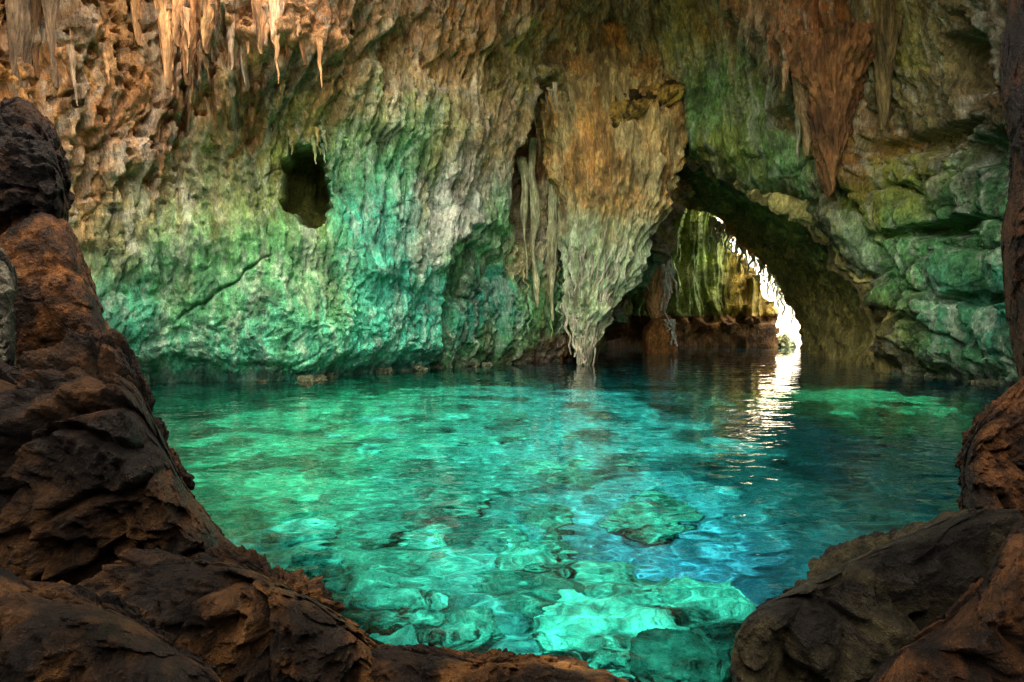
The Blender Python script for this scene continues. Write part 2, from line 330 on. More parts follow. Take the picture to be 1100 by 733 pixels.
# ------------------------------------------------------------------ unseen roof, skylights added and shaped to cast the sun patches
SUN_EL, SUN_AZ = 72., 200.     # azimuth of where the sun stands, clockwise from +Y
sdir = np.array([math.sin(R(SUN_AZ))*math.cos(R(SUN_EL)), math.cos(R(SUN_AZ))*math.cos(R(SUN_EL)), math.sin(R(SUN_EL))])
def smooth_poly(p, n=80): p = np.array(p+[p[0]], float); return catmull(p, n)[:-1]
ROOF_Z = 14.6
lit = smooth_poly([(-1.2, 4.1), (.1, 3.2), (.8, 2.6), (1.3, 3.2), (2.6, 4.9), (3.3, 7), (3.5, 9), (3.6, 13), (2.2, 17.5), (-1, 18.5), (-5, 15.8), (-6.3, 12.5), (-5.2, 9), (-3.4, 6.2)])
hole_r = lit+sdir[:2]/sdir[2]*ROOF_Z
gx = np.arange(-18, 20, .2); gy = np.arange(-13, 50, .2); GX, GY = np.meshgrid(gx, gy, indexing='ij')
sdr = np.minimum(sdist(GX, GY, hole_r), 1.8*(np.hypot((GX-7.8-sdir[0]/sdir[2]*ROOF_Z)/1.6, (GY-14.6-sdir[1]/sdir[2]*ROOF_Z)/2.6)-1))
rn = np.stack([GX, GY, 0*GX], -1)
sdr = sdr+.7*fbm(rn*.4, 2)+1.2*fbm(rn*.95+7, 3)
sdr = np.where((sdr < 4.5) & (GY > 3), np.minimum(sdr, (.34-fbm(rn*np.array([.9, 1.1, 1])+77, 2))*1.5), sdr)
inner = sdist(GX, GY, PC[::30])
RZ = ROOF_Z+.8*fbm(rn*.25, 4)-1.0*sstep(2.5, 0, sdr)
kr = (sdr > -.1) & (GY+.8*fbm(rn*.5+4, 3) > -6.) & ~((GY > 39.5) & (GX > 11)); kr = kr[:-1, :-1] & kr[1:, :-1] & kr[1:, 1:] & kr[:-1, 1:]
rc = TAN*(1+.3*fbm(rn*.6, 3)[..., None])
roof = mesh_np('cave_ceiling', np.stack([GX, GY, RZ], -1), grid_quads(len(gx), len(gy), kr), M_TUN, col=rc)
so = roof.modifiers.new('thick', 'SOLIDIFY'); so.thickness = 1.2; so.offset = 1
tag(roof, kind='structure')

# ------------------------------------------------------------------ passage behind the mouth
def loft(sections, n_across, n_along):
    A = np.array([catmull(s, n_across) for s in sections])
    out = np.stack([catmull(A[:, k], n_along) for k in range(n_across)], 1)   # along, across
    return out
def facade_sec(pts, back, grow):
    r = []
    hc = szs(pts); cen = hc.mean(0)
    for s0, z0 in hc:
        s1 = cen[0]+(s0-cen[0])*grow; z1 = cen[1]+(z0-cen[1])*grow if z0 > 0 else -2.
        b = base(np.array([s1]), np.array([z1]))[0]; n = plan_at(np.array([s1]))[1][0]
        r.append(b-np.array([n[0], n[1], 0])*back)
    return r
mouth = [(628, 405), (655, 345), (690, 260), (710, 190), (735, 172), (790, 203), (850, 235), (900, 290), (925, 345), (931, 405)]
S0 = facade_sec(mouth, .55, 1.0); S1 = facade_sec(mouth, 1.3, 1.10)
def sec(lst): 
    r = [at(a, b, d) for a, b, d in lst]
    r[0][2] = r[-1][2] = -2.5
    return r
S2 = sec([(585, 395, 31), (590, 300, 31), (630, 215, 31), (690, 190, 31), (735, 190, 31), (785, 215, 31), (832, 255, 31), (866, 300, 30), (880, 345, 30), (884, 390, 30)])
S3 = sec([(560, 392, 36), (570, 300, 36), (610, 225, 36), (680, 205, 36), (740, 215, 36), (785, 240, 36), (825, 275, 36), (852, 305, 35.5), (866, 340, 35), (870, 385, 35)])
S4 = sec([(530, 390, 41), (545, 290, 41), (600, 235, 41), (690, 220, 41), (752, 228, 40), (797, 258, 39.3), (832, 292, 38.8), (851, 322, 38.3), (857, 345, 38), (858, 383, 38)])
T = loft([S0, S1, S2, S3, S4], 300, 330)
def displace(T, amp, flip=1):
    du = np.gradient(T, axis=0); dv = np.gradient(T, axis=1); n = np.cross(du, dv); n /= np.linalg.norm(n, axis=-1, keepdims=True)+1e-9
    return T+n*amp[..., None]*flip
a = .55*fbm(T*.45, 4)+.40*(ridged(T*np.array([1.1, 1.1, .5]), 3)-.6)+.14*fbm(T*2.2, 4, .6)
T2 = displace(T, a)
tc = (TAN*.55+OLIVE*.6)*(1+.3*fbm(T*.8, 3)[..., None])
rim_ = sstep(40, 5, np.arange(330))[:, None, None]; tc = tc*(1-.75*rim_)  # painted shade on the first rows, where sky light catches the rim
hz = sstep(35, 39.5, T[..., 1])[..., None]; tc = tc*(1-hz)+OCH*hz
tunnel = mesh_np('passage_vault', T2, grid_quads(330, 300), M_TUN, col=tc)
tag(tunnel, kind='structure')
# far wall of the passage with fluted draperies
fp = catmull([(2.0, 25.8), (3.0, 29), (4.2, 34), (7.2, 40), (11, 42.4), (14.2, 42.2), (16.6, 41.2), (17.3, 42.5), (17.2, 45)], 620)
fz = np.arange(-2.2, 10.5, .06)
ft = np.gradient(fp, axis=0); ft /= np.linalg.norm(ft, axis=1)[:, None]; fn = np.stack([ft[:, 1], -ft[:, 0]], -1)
FU = np.concatenate([[0], np.cumsum(np.linalg.norm(np.diff(fp, axis=0), axis=1))])
UG, FZ = np.meshgrid(FU, fz, indexing='ij'); q = np.stack([UG, FZ, 0*UG], -1)
fl = ridged(np.stack([UG*.75+.3*perlin(q*.4), FZ*.10, 0*UG], -1), 3)
edge = 2.2+1.6*perlin(np.stack([UG*.9, 0*UG, 0*UG+3], -1))-.8*fl
fd = 1.5*(fl-.55)*sstep(-.3, .4, FZ-edge)+1.0*sstep(-.2, .3, FZ-edge)+.25*fbm(q*.7, 4)+1.3*sstep(1.9, 1.3, FZ+.3*perlin(q*.5))*sstep(15, 18, UG)
FV = np.stack([fp[:, None, 0]+fn[:, None, 0]*fd, fp[:, None, 1]+fn[:, None, 1]*fd, FZ], -1)
fpx, fpy = proj(FV)
lim = np.interp(fpy, [200, 262, 300, 335, 380], [760, 778, 812, 833, 836])+5*perlin(q*1.3)
kf = fpx < lim; kf = kf[:-1, :-1] & kf[1:, :-1] & kf[1:, 1:] & kf[:-1, 1:]
fc = np.where((FZ < 1.9)[..., None], BRN*.8, GRN*.28+OLIVE*.5+TAN*.1)*(1+.3*fbm(q*.8, 3)[..., None])
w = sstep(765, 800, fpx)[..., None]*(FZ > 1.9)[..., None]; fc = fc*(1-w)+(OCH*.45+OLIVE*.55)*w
fw = mesh_np('passage_wall', FV, grid_quads(len(FU), len(fz), kf), M_TUN, col=fc); tag(fw, kind='structure')
sof = fw.modifiers.new('thick', 'SOLIDIFY'); sof.thickness = .5; sof.offset = -1

# ------------------------------------------------------------------ rocks grown from an outline with real depth
def rock(name, outline, D, T, label=None, cat='boulder', mat=None, col=BRN, res=(220, 150), amp=.10, freq=1.2, fine=.02, tilt=0., parent=None, group=None, receive=False, cz=None, sharp=2.3, pitted=0., colvar=.35, seed=0., n_fn=None):
    pts = np.array([at(a, b, D) for a, b in outline]); c2 = pts.mean(0) if cz is None else np.array([pts[:, 0].mean(), D, cz])
    loop = catmull(np.vstack([pts, pts[:1]]), 400)[:-1]
    dx, dz = loop[:, 0]-c2[0], loop[:, 2]-c2[2]; ang = np.unwrap(np.arctan2(dz, dx)); rad = np.hypot(dx, dz)
    if ang[-1] < ang[0]: ang, rad = ang[::-1], rad[::-1]
    ang = np.maximum.accumulate(ang)
    nu, nv = res; th = np.linspace(0, 2*math.pi, nu, endpoint=False)
    aa = np.concatenate([ang-2*math.pi, ang, ang+2*math.pi]); rr = np.concatenate([rad]*3)
    o = np.argsort(aa); RR = np.interp((th-ang[0]) % (2*math.pi)+ang[0], aa[o], rr[o])
    psi = np.linspace(-math.pi/2, math.pi/2, nv); TH, PS = np.meshgrid(th, psi, indexing='ij')
    rg = 1/((np.cos(PS)/RR[:, None])**sharp+(np.abs(np.sin(PS))/T)**sharp)**(1/sharp)
    d = np.stack([np.cos(TH)*np.cos(PS), np.sin(PS), np.sin(TH)*np.cos(PS)], -1)
    X = d*rg[..., None]
    X[..., 0] += X[..., 1]*c2[0]/D; X[..., 2] += X[..., 1]*(max(c2[2], -.2)-CZ)/D*.8
    X[..., 1] += tilt*X[..., 2]
    Wd = X+c2
    q = Wd+seed
    nrm = d/np.linalg.norm(d, axis=-1, keepdims=True)
    dd = amp*fbm(q*freq, 5, .55)+amp*.7*(ridged(q*freq*1.7, 3)-.65)+fine*fbm(q*freq*9, 3, .65)+fine*1.1*(ridged(q*freq*4.3+3, 3, .6)-.6)
    dd = dd-amp*.9*np.clip(1-np.abs(perlin(q*freq*1.25+31))/.13, 0, 1)-amp*.45*np.clip(1-np.abs(perlin(q*freq*3.1+61))/.16, 0, 1)
    if pitted:
        w1, w2 = worley(q*freq*3.0); dd = dd-pitted*sstep(.33, .1, w1)
        w1, w2 = worley(q*freq*8.0); dd = dd-pitted*.3*sstep(.4, .1, w1)
    if n_fn: dd = dd+n_fn(q)
    X = X+nrm*dd[..., None]
    k1 = sstep(-.35, .55, fbm(q*freq*1.3+4, 5, .62))[..., None]; cc = col*(.2*(1-k1)+2.5*k1)*(1+colvar*fbm(q*4*freq, 3)[..., None])
    ob = mesh_np(name, X, grid_quads(nu, nv, wrap=True), mat or M_FG, parent, cc)
    if parent is None: ob.location = Vector(c2)
    else: ob.location = Vector(c2)-parent.location
    if label: tag(ob, label, cat, group)
    return ob
FGC = np.array([.022, .0100, .0027]); FGR = np.array([.036, .0145, .004]); FGK = np.array([.045, .026, .012])
rock('boulder', [(-60, 95), (0, 110), (40, 122), (64, 160), (74, 205), (66, 255), (20, 300), (-60, 310), (-110, 200)], 6.4, 1.0,
     'rounded dark brown boulder at the left edge above the egg shaped rock', col=FGR*.6, amp=.10, res=(300, 200), pitted=.10)
rock('boulder', [(5, 245), (38, 228), (72, 246), (90, 290), (112, 345), (126, 395), (70, 440), (-30, 440), (-50, 320)], 5.8, .8,
     'smooth egg shaped orange brown rock standing on the big dark boulder', col=FGR*1.3, colvar=.5, amp=.06, res=(320, 200), fine=.012)
rock('boulder', [(-60, 262), (-2, 266), (17, 296), (13, 330), (16, 365), (8, 405), (-60, 430)], 4.3, .45,
     'pale grey rough rock cut off by the left edge of the frame', col=np.array([.07, .07, .05]), amp=.07, freq=2.2)
rock('boulder', [(-120, 395), (0, 402), (62, 398), (105, 386), (138, 388), (158, 416), (170, 455), (190, 510), (222, 565), (240, 600), (225, 690), (60, 760), (-160, 760)], 4.3, 1.3,
     'big dark brown pitted boulder on the left bank beside the pool', col=FGC*.9, amp=.18, res=(700, 420), fine=.03, pitted=.09, sharp=2.8, tilt=-.15)
rock('rock_ledge', [(90, 640), (150, 606), (200, 592), (246, 592), (290, 612), (335, 636), (372, 662), (398, 690), (420, 740), (420, 900), (60, 900)], 3.0, .75,
     'low brown rock ledge stepping down to the water in the left foreground', 'rock ledge', col=FGC*1.15, amp=.13, freq=1.8, res=(700, 420), fine=.025, pitted=.09, sharp=2.8)
rock('rock_ledge', [(-80, 610), (0, 612), (40, 630), (110, 640), (190, 690), (240, 740), (250, 900), (-100, 900)], 2.2, .6,
     'soft lobed brown rock filling the bottom left corner', 'rock ledge', col=FGC*.9, amp=.07, freq=2.2, res=(340, 240), fine=.018, pitted=.03)
rock('rock_ledge', [(360, 715), (400, 697), (450, 692), (520, 696), (580, 702), (625, 716), (665, 742), (680, 900), (360, 900)], 2.7, .4,
     'low brown rock rim along the bottom centre in front of the pool', 'rock ledge', col=FGC*1.3, amp=.05, freq=2.6, res=(420, 200), fine=.015, pitted=.05)
rock('rock_pillar', [(1092, -140), (1084, 0), (1076, 90), (1088, 180), (1078, 250), (1082, 330), (1094, 400), (1110, 470), (1240, 470), (1260, -140)], 5.2, .8,
     'dark red brown rock pillar along the right edge of the frame', 'rock pillar', col=FGR*.6, amp=.08, freq=1.8, res=(460, 150), fine=.02, pitted=.04)
rock('boulder', [(1110, 405), (1082, 424), (1052, 446), (1036, 476), (1030, 515), (1034, 556), (1060, 600), (1200, 620), (1240, 430)], 4.6, .7,
     'knobby brown rock on the right bank above the flat slab', col=FGR*.75, amp=.08, freq=2.0, res=(360, 220), fine=.02, pitted=.04)
rock('rock_slab', [(812, 672), (826, 652), (868, 628), (915, 604), (970, 580), (1030, 560), (1085, 572), (1130, 640), (1130, 900), (825, 900), (820, 760)], 3.3, 1.0,
     'flat topped dark slab sloping into the pool on the right', 'rock slab', col=np.array([.0085, .0078, .0033]), amp=.10, freq=1.6, res=(560, 320), fine=.014, sharp=5.0)
rock('boulder', [(915, 760), (950, 712), (1005, 676), (1056, 626), (1080, 580), (1108, 555), (1240, 540), (1240, 900), (900, 900)], 2.3, .5,
     'close blurred brown rock in the bottom right corner', col=FGR*.55, amp=.06, freq=2.6, res=(300, 200), fine=.012)

# ------------------------------------------------------------------ hanging flowstone curtain that reaches the water
def lathe_mass(name, spine, mat, colfn, flute=.2, parent=None, res=(420, 420), amp=.12, ffreq=2.2):
    """spine rows: centre x, y, z, half width, half depth; fluted body along it"""
    sp = catmull(spine, res[1]); th = np.linspace(0, 2*math.pi, res[0], endpoint=False)
    TH, K = np.meshgrid(th, np.arange(res[1]), indexing='ij'); P = sp[K]
    q = np.stack([np.cos(TH)*P[..., 3]*ffreq, np.sin(TH)*P[..., 4]*ffreq, P[..., 2]*.22*ffreq/2.2], -1)
    f = ridged(q, 3); w = np.minimum(1, P[..., 3]/.8)
    rad = 1+0*TH
    X = np.stack([P[..., 0]+np.cos(TH)*P[..., 3]*rad, P[..., 1]+np.sin(TH)*P[..., 4]*rad, P[..., 2]], -1)
    n = np.stack([np.cos(TH), np.sin(TH), 0*TH], -1)
    dd = (flute*(f-.6)+amp*fbm(X*np.array([1, 1, .6])*1.3, 4, .55)+.035*ridged(X*np.array([5, 5, 2.]), 3))*w
    X = X+n*dd[..., None]
    loc = np.array(spine[-1][:3], float) if parent is None else np.array(parent.location)
    return mesh_np(name, X-loc, grid_quads(res[0], res[1], wrap=True, flip=True), mat, parent, colfn(X, f)), loc, X
def drip(name, p0, p1, r0, r1, mat, col, parent=None, wob=.04, n=26, k=8, seed=0., knob=.25):
    """one drip strand or stalactite from p0 down to p1"""
    p0, p1 = np.array(p0, float), np.array(p1, float); t = np.linspace(0, 1, n)
    c = p0+(p1-p0)*t[:, None]
    c[:, 0] += wob*perlin(np.stack([t*4+seed, 0*t+1.5, 0*t+seed*.7], -1))*np.minimum(1, t*4); c[:, 1] += wob*perlin(np.stack([t*4+seed, 0*t+8.5, 0*t], -1))*np.minimum(1, t*4)
    r = (r0+(r1-r0)*t**.8)*(1+knob*perlin(np.stack([t*9, 0*t+seed, 0*t+2.2], -1)))
    th = np.linspace(0, 2*math.pi, k, endpoint=False)
    X = np.stack([c[:, 0]+np.cos(th)[:, None]*r, c[:, 1]+np.sin(th)[:, None]*r, c[:, 2]+0*th[:, None]], -1)
    X = X*np.array([1, 1, 1]) ; TT = np.broadcast_to(th[:, None], X.shape[:2])
    fl = 1+.18*np.sin(TT*3+seed*5+t*3); X[..., :2] = c[None, :, :2]+(X[..., :2]-c[None, :, :2])*fl[..., None]
    loc = p0 if parent is None else np.array(parent.location)
    cc = np.asarray(col)*(1+.25*perlin(X*3+seed)[..., None])
    o = mesh_np(name, X-loc, grid_quads(k, n, wrap=True, flip=True), mat, parent, cc)
    if parent is None: o.location = Vector(loc)
    return o
def spine_px(rows):   # px, py, Y, half-width px, half depth m
    r = []
    for px, py, Y, hw, hd in rows:
        p = at(px, py, Y); r.append((p[0], p[1], p[2], hw/F*Y, hd))
    return r
Yc = 23.6
cur = empty('flowstone_curtain', at(626, 391, Yc))
tag(cur, 'great hanging flowstone curtain tapering to a root like tip in the pool', 'flowstone')
def cur_col(X, f):
    z = X[..., 2]; w = sstep(6.2, 3.8, z+1.1*fbm(X*.6, 3))[..., None]
    k = sstep(-.15, .5, fbm(X*np.array([.9, .9, .35]), 4))[..., None]; c = (np.array([.66, .38, .12])*k+(TAN*.85+OLIVE*.15)*(1-k))*(1-w)+(GRN*.45+TAN*.25+PALE*.25)*w
    mn = sstep(.15, .5, fbm(X*np.array([1.4, 1.4, .5])+9, 4, .6))[..., None]*.6; c = c*(1-mn)+np.array([.10, .06, .02])*mn
    a = np.clip((f-.72)*2, 0, .5)[..., None]*w; c = c*(1-a)+PALE*a
    return c*(1+.3*fbm(X*1.2, 3)[..., None])
main, _, CX = lathe_mass('drapery', spine_px([(655, 40, 26.2, 85, 1.6), (658, 80, 25.3, 80, 1.6), (659, 125, 24.4, 78, 1.5), (660, 165, 24.1, 68, 1.4), (660, 210, 23.9, 56, 1.25), (652, 260, 23.8, 46, 1.0), (643, 300, 23.7, 36, .8), (634, 340, 23.6, 22, .5), (628, 370, 23.6, 10, .25), (626, 396, 23.6, 5, .12)]), M_STAL, cur_col, .55, cur, amp=.26, ffreq=2.8)
rock('rock_brow', [(626, 158), (636, 132), (662, 108), (698, 92), (728, 90), (730, 106), (712, 120), (690, 128), (668, 140), (644, 160)], 23.5, .75, mat=M_WALL, col=OCH*.35+OLIVE*.3, amp=.3, freq=.8, fine=.06, parent=cur, res=(260, 160))
for (x0, y0, x1, y1, hw, o) in ((574, 150, 577, 330, 6, .1), (588, 140, 594, 345, 8, .15), (604, 160, 606, 300, 7, .15), (562, 170, 566, 300, 5, .05)):
    w0 = wall_pt(x0, 160, o); w1 = wall_pt(x1, y1, o); Y0 = min(w0[1], w1[1])
    ws = [random.uniform(.4, 1.5) for _ in range(5)]
    rows = [(x0+random.uniform(-4, 4)+(x1-x0)*t, y0+(y1-y0)*t, Y0+.35*(1-t)*(t < .15), hw*ws[i]*(1-.55*t), .22*(1-.5*t)) for i, t in enumerate((0, .2, .42, .64, .85))]
    lathe_mass('drapery', spine_px(rows+[(x1, y1, Y0, 1.2, .04)]), M_STAL, lambda X, f: (TAN*.5+GRN*.2+PALE*.25*np.clip(f, 0, 1)[..., None])*(1+.45*fbm(X*1.6, 4)[..., None]), .3, cur, res=(160, 300), ffreq=5., amp=.2)
# pale drip strands down the face of the curtain and its tip
for k in range(46):
    u = random.random(); zt = random.uniform(245, 365); 
    cx = np.interp(zt, [225, 260, 300, 340, 370], [658, 652, 643, 634, 628]); hw = np.interp(zt, [225, 260, 300, 340, 370], [50, 44, 34, 20, 10])
    off = random.uniform(-.95, .7); px = cx+off*hw
    Y = 23.7-np.interp(zt, [225, 340, 370], [1.2, .5, .25])*math.sqrt(max(0, 1-off*off))
    ln = random.uniform(25, 70); pe = min(393, zt+ln); cx2 = np.interp(pe, [225, 260, 300, 340, 370, 394], [658, 652, 643, 634, 628, 626]); hw2 = np.interp(pe, [225, 260, 300, 340, 370, 394], [50, 44, 34, 20, 10, 7])
    Y2 = 23.7-np.interp(pe, [225, 340, 370], [1.2, .5, .25])*math.sqrt(max(0, 1-off*off))-.1
    drip('drip_strand', at(px, zt, Y), at(cx2+off*hw2, pe, Y2), .05, .025, M_STAL, PALE*.5+TAN*.3, cur, .1, 22, 6, k*1.7, .5)

for k in range(14):
    px = random.uniform(604, 648); py = np.interp(px, [604, 626, 648], [315, 345, 310])+random.uniform(0, 15)
    drip('drip_strand', at(px, py, 23.3), at(626+(px-626)*.45+random.uniform(-3, 3), random.uniform(368, 395), 23.45), .07, .03, M_STAL, PALE*.5+TAN*.3, cur, .16, 22, 6, k*2.7+60, .5)
# stalactites as things of their own
def stal_group(n, boxpx, length, r, col, label, group, name='stalactite', out=-.08, wob=.05, cat='stalactite', slant=0):
    for k in range(n):
        px, py = random.uniform(boxpx[0], boxpx[2]), random.uniform(boxpx[1], boxpx[3])
        p0 = wall_pt(px, py, out); ln = random.uniform(*length); rr = random.uniform(*r)
        p1 = p0+np.array([slant*ln, 0, -ln]); p1[:2] += plan_at(np.array([sz(px, py)[0]]))[1][0]*.15
        s = drip(name, p0, p1, rr, rr*.12, M_STAL, (wall_pig(px, py)*.85), None, wob, 30, 12, k*2.3+px, .3)
        tag(s, label, cat, group)
stal_group(12, (150, 0, 400, 60), (.5, 1.3), (.06, .15), PINK, 'pinkish ochre stalactite in the fringe high on the upper left wall', 'stalactites of the upper left wall')
stal_group(6, (20, 0, 130, 60), (.6, 1.4), (.06, .14), OCH, 'orange stalactite in the top left corner of the cave', 'stalactites of the top left corner')
stal_group(12, (558, 95, 605, 150), (.4, 1.2), (.05, .12), TAN, 'thin tan stalactite hanging inside the small arched hollow', 'stalactites in the arched hollow', out=.7)
stal_group(12, (860, 60, 930, 130), (.8, 2.0), (.08, .17), RUST, 'rust brown stalactite in the cluster above the passage mouth', 'stalactites above the passage mouth', out=.05)
stal_group(10, (560, 265, 612, 330), (.8, 1.7), (.04, .09), PALE, 'pale knotted drip strand hanging over the dark foot of the wall', 'drip strands near the curtain', name='drip_strand', cat='drip strand', wob=.3, out=.3)
stal_group(8, (318, 130, 378, 150), (.3, .8), (.05, .10), OLIVE, 'short olive stalactite hanging over the dark wall window', 'stalactites over the wall window', out=.2)

def drape(px, y0, y1, hw, label, group, out=-.25, cone=.97, depth=.45, tint=1.):
    w0 = wall_pt(px, max(y0, 6), out); Y0 = w0[1]; w1 = wall_pt(px, y1, .1)
    Yb = min(Y0+.5, w1[1]+.05); sk = random.uniform(-4, 4)
    fr = (0, .18, .4, .62, .82, .95); rows = []
    for t in fr:
        w = hw*(1-cone*t**1.1)*random.uniform(.85, 1.15)
        rows.append((px+sk*t+random.uniform(-1.5, 1.5), y0+(y1-y0)*t, Y0+(Yb-Y0)*t, w, depth*(1-.7*t)))
    rows.append((px+sk, y1, Yb, 1.5, .05)); pg = wall_pig(px, max(10, min(y1, y0+40)))
    loc = at(px+sk, y1, Yb); e = np.array([loc[0], loc[1], loc[2]])
    class P_: location = Vector(e)
    o, l, X = lathe_mass('flowstone_drape', spine_px(rows), M_STAL, lambda X, f: (pg*.72+np.array([.05, .02, .005]))*tint*(1+.7*fbm(X*np.array([1.6, 1.6, .5]), 4, .6)[..., None])*(.8+.35*np.clip(f, 0, 1)[..., None]), .55, None, res=(200, 260), ffreq=4.5, amp=.26)
    o.location = Vector(l); tag(o, label, 'flowstone drape', group)
for (px, y0, y1, hw) in [(a+random.uniform(-5, 5), b, c+random.uniform(-28, 12), d*random.uniform(.5, 1.3)) for a, b, c, d in ((178, -40, 92, 17), (205, -40, 108, 15), (236, -40, 78, 16), (266, -40, 98, 18), (292, -40, 66, 14), (322, -40, 84, 16), (352, -40, 60, 14), (378, -40, 48, 12), (150, -40, 60, 12), (408, -40, 30, 14), (190, -40, 80, 12), (250, -40, 85, 10), (280, -40, 82, 9), (306, -40, 70, 9), (338, -40, 66, 9), (222, -40, 80, 10), (430, -40, 40, 9))]:
    drape(px, y0, y1+random.uniform(-12, 12), hw, 'fluted pinkish flowstone drape in the row along the top of the left wall', 'flowstone drapes of the left wall')
for (px, y0, y1, hw) in ((24, -40, 120, 11), (44, -40, 90, 9), (62, -40, 105, 10), (80, -40, 60, 8), (98, -40, 76, 9), (118, -40, 50, 8)):
    drape(px, y0, y1+random.uniform(-15, 10), hw, 'fluted orange flowstone drape in the top left corner', 'flowstone drapes of the top left corner', tint=.8)
drape(893, 40, 212, 36, 'largest rust brown fluted flowstone cone, pointing down above the passage mouth', None, out=.2, depth=.9)
drape(868, 45, 168, 16, 'narrow rust brown flowstone drape on the passage side of the largest fluted cone', None, out=.2, depth=.6)
drape(948, -40, 140, 20, 'tall brown flowstone drape on the far right side of the largest fluted cone', None, out=.1, depth=.6, tint=.8)
for (px, y1) in ((790, 42), (812, 60), (836, 74)):
    drape(px, -30, y1, 13, 'short pinkish flowstone drape at the top above the passage arch', 'flowstone drapes over the arch')
# ------------------------------------------------------------------ pillar in the passage
pil = empty('rock_pillar', at(709, 380, 33)); tag(pil, 'yellow brown dripstone pillar standing in water inside the dark passage', 'rock pillar')
pc = lambda X, f: (OCH*.55+TAN*.55)*(1+.35*fbm(X*1.2, 3)[..., None])
lathe_mass('shaft', spine_px([(707, 205, 33, 20, .8), (706, 245, 33, 14, .6), (707, 270, 33, 12, .55), (707, 300, 33, 13, .6), (706, 322, 33, 12, .6), (705, 342, 33, 6, .3)]), M_STAL, pc, .25, pil, res=(240, 260))
lathe_mass('pedestal', spine_px([(712, 339, 33, 6, .3), (711, 346, 33, 13, .6), (709, 358, 33, 18, .8), (709, 374, 33, 17, .8), (709, 395, 33, 19, .9)]), M_WALL, lambda X, f: OCH*.7*(1+.35*fbm(X*1.2, 3)[..., None]), .15, pil, res=(240, 160))
for k in range(9):
    px = 714+random.uniform(-2, 8); py = random.uniform(250, 300)
    drip('drip_strand', at(px, py, 32.2), at(px+random.uniform(-1, 5), py+random.uniform(30, 60), 32.1), .08, .04, M_STAL, PALE, pil, .2, 20, 6, k*3.1, .5)
for k in range(5):
    px = 716+random.uniform(-6, 8)
    drip('drip_strand', at(px, 343, 31.9), at(px+random.uniform(0, 6), 343+random.uniform(12, 30), 31.8), .07, .04, M_STAL, PALE, pil, .2, 16, 6, k*5.1, .5)
# roots / stalactites in the bright gap
for k in range(64):
    t = random.random(); px = 762+t*90; py = np.interp(px, [755, 797, 832, 851], [230, 258, 292, 322])-3
    p0 = at(px, py, random.uniform(38.6, 39.4)); ln = random.uniform(.5, 2.3)
    s = drip('hanging_root', p0, p0+np.array([random.uniform(-.2, .2), 0, -ln]), random.uniform(.06, .17), .03, M_STAL, PALE*1.1, None, .25, 18, 6, k*1.3, .5)
    tag(s, 'thin knotted root hanging in the bright gap at the passage end', 'root', 'roots in the bright gap')
ob = rock('boulder', [(826, 392), (828, 380), (833, 368), (840, 360), (847, 357), (852, 366), (856, 380), (857, 392)], 40.5, .6, 'pale wet rock standing in the bright gap at the passage end', col=OLIVE*.5+PALE*.2, amp=.2, freq=1.4, mat=M_WALL, res=(120, 80))

# ------------------------------------------------------------------ pool bed and submerged boulders
bx = np.concatenate([np.arange(-16, -9, .3), np.arange(-9, 13, .075), np.arange(13, 26, .4)]); by = np.concatenate([np.arange(-12, 1, .4), np.arange(1, 16, .075), np.arange(16, 30, .12), np.arange(30, 60, .5)])
BX, BY = np.meshgrid(bx, by, indexing='ij'); q = np.stack([BX, BY, 0*BX], -1)
inw = -sdist(BX, BY, PC[::40])
def bed_h(X, Y):
    q = np.stack([X, Y, 0*X], -1)
    z = -2.3+.45*fbm(q*.35, 4)+.10*fbm(q*1.5, 3)
    z = z+.55*np.exp(-(((X-.2)/2.2)**2+((Y-3.6)/1.8)**2))-.9*np.exp(-(((X-2.3)/1.4)**2+((Y-6.0)/2.0)**2))+.7*np.exp(-(((X+3.5)/2)**2+((Y-6.5)/3)**2))
    z = z-1.2*sstep(3, 8, X)*sstep(24, 10, Y)-1.0*sstep(16, 28, Y)
    return z
BZ = bed_h(BX, BY)
BZ = BZ+np.clip(1.7-inw*.75, 0, 1.7)*(BY < 27)
# a sunken shelf under the right wall
BZ = np.maximum(BZ, -.35-.0*BX-2.5*sstep(.3, 1.3, np.hypot((BX-7.9)/1.9, (BY-14.5)/3.0)+.6*fbm(q*.8, 4, .6))-.1*fbm(q*2, 3))
w1, w2 = worley(q*1.3); BZ += .16*(.5-w1)+.10*fbm(q*2.6, 3)
BEDC = np.array([.25, .26, .24])
mxs = sstep(-3.5, 1.5, BX+.5*fbm(q*.5, 2))[..., None]
bc = (np.array([.16, .27, .18])*(1-mxs)+np.array([.15, .24, .29])*mxs)*(1+.35*fbm(q*.8, 4)[..., None])*(1-.75*sstep(.0, .45, fbm(q*.8+9, 4))[..., None])
nb_ = np.exp(-(((BX-.3)/1.6)**2+((BY-4.0)/1.8)**2))[..., None]; bc = bc*(1+1.0*nb_)  # near bed paled, painting in the bright sunlit water
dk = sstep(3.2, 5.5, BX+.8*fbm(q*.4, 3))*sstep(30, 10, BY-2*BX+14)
bc = bc*(1-dk[..., None])+np.array([.04, .08, .13])*dk[..., None]  # shade of the deep right-hand water put into the bed colour
hb = np.exp(-(((BX-2.0)/1.5)**2+((BY-6.2)/2.4)**2)**1.5)[..., None]; bc = bc*(1-hb*.8)+np.array([.10, .19, .36])*hb*.8  # blue of the water's depth painted onto the hollow's bed
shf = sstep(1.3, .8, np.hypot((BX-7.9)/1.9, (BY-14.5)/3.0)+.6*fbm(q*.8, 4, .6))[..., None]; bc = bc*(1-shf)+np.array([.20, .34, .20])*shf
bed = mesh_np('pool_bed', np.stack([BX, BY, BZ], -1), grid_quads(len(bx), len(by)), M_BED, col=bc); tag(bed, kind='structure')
big = np.array([[-600, -400, -6.], [1200, -400, -6.], [1200, 3000, -6.], [-600, 3000, -6.]])
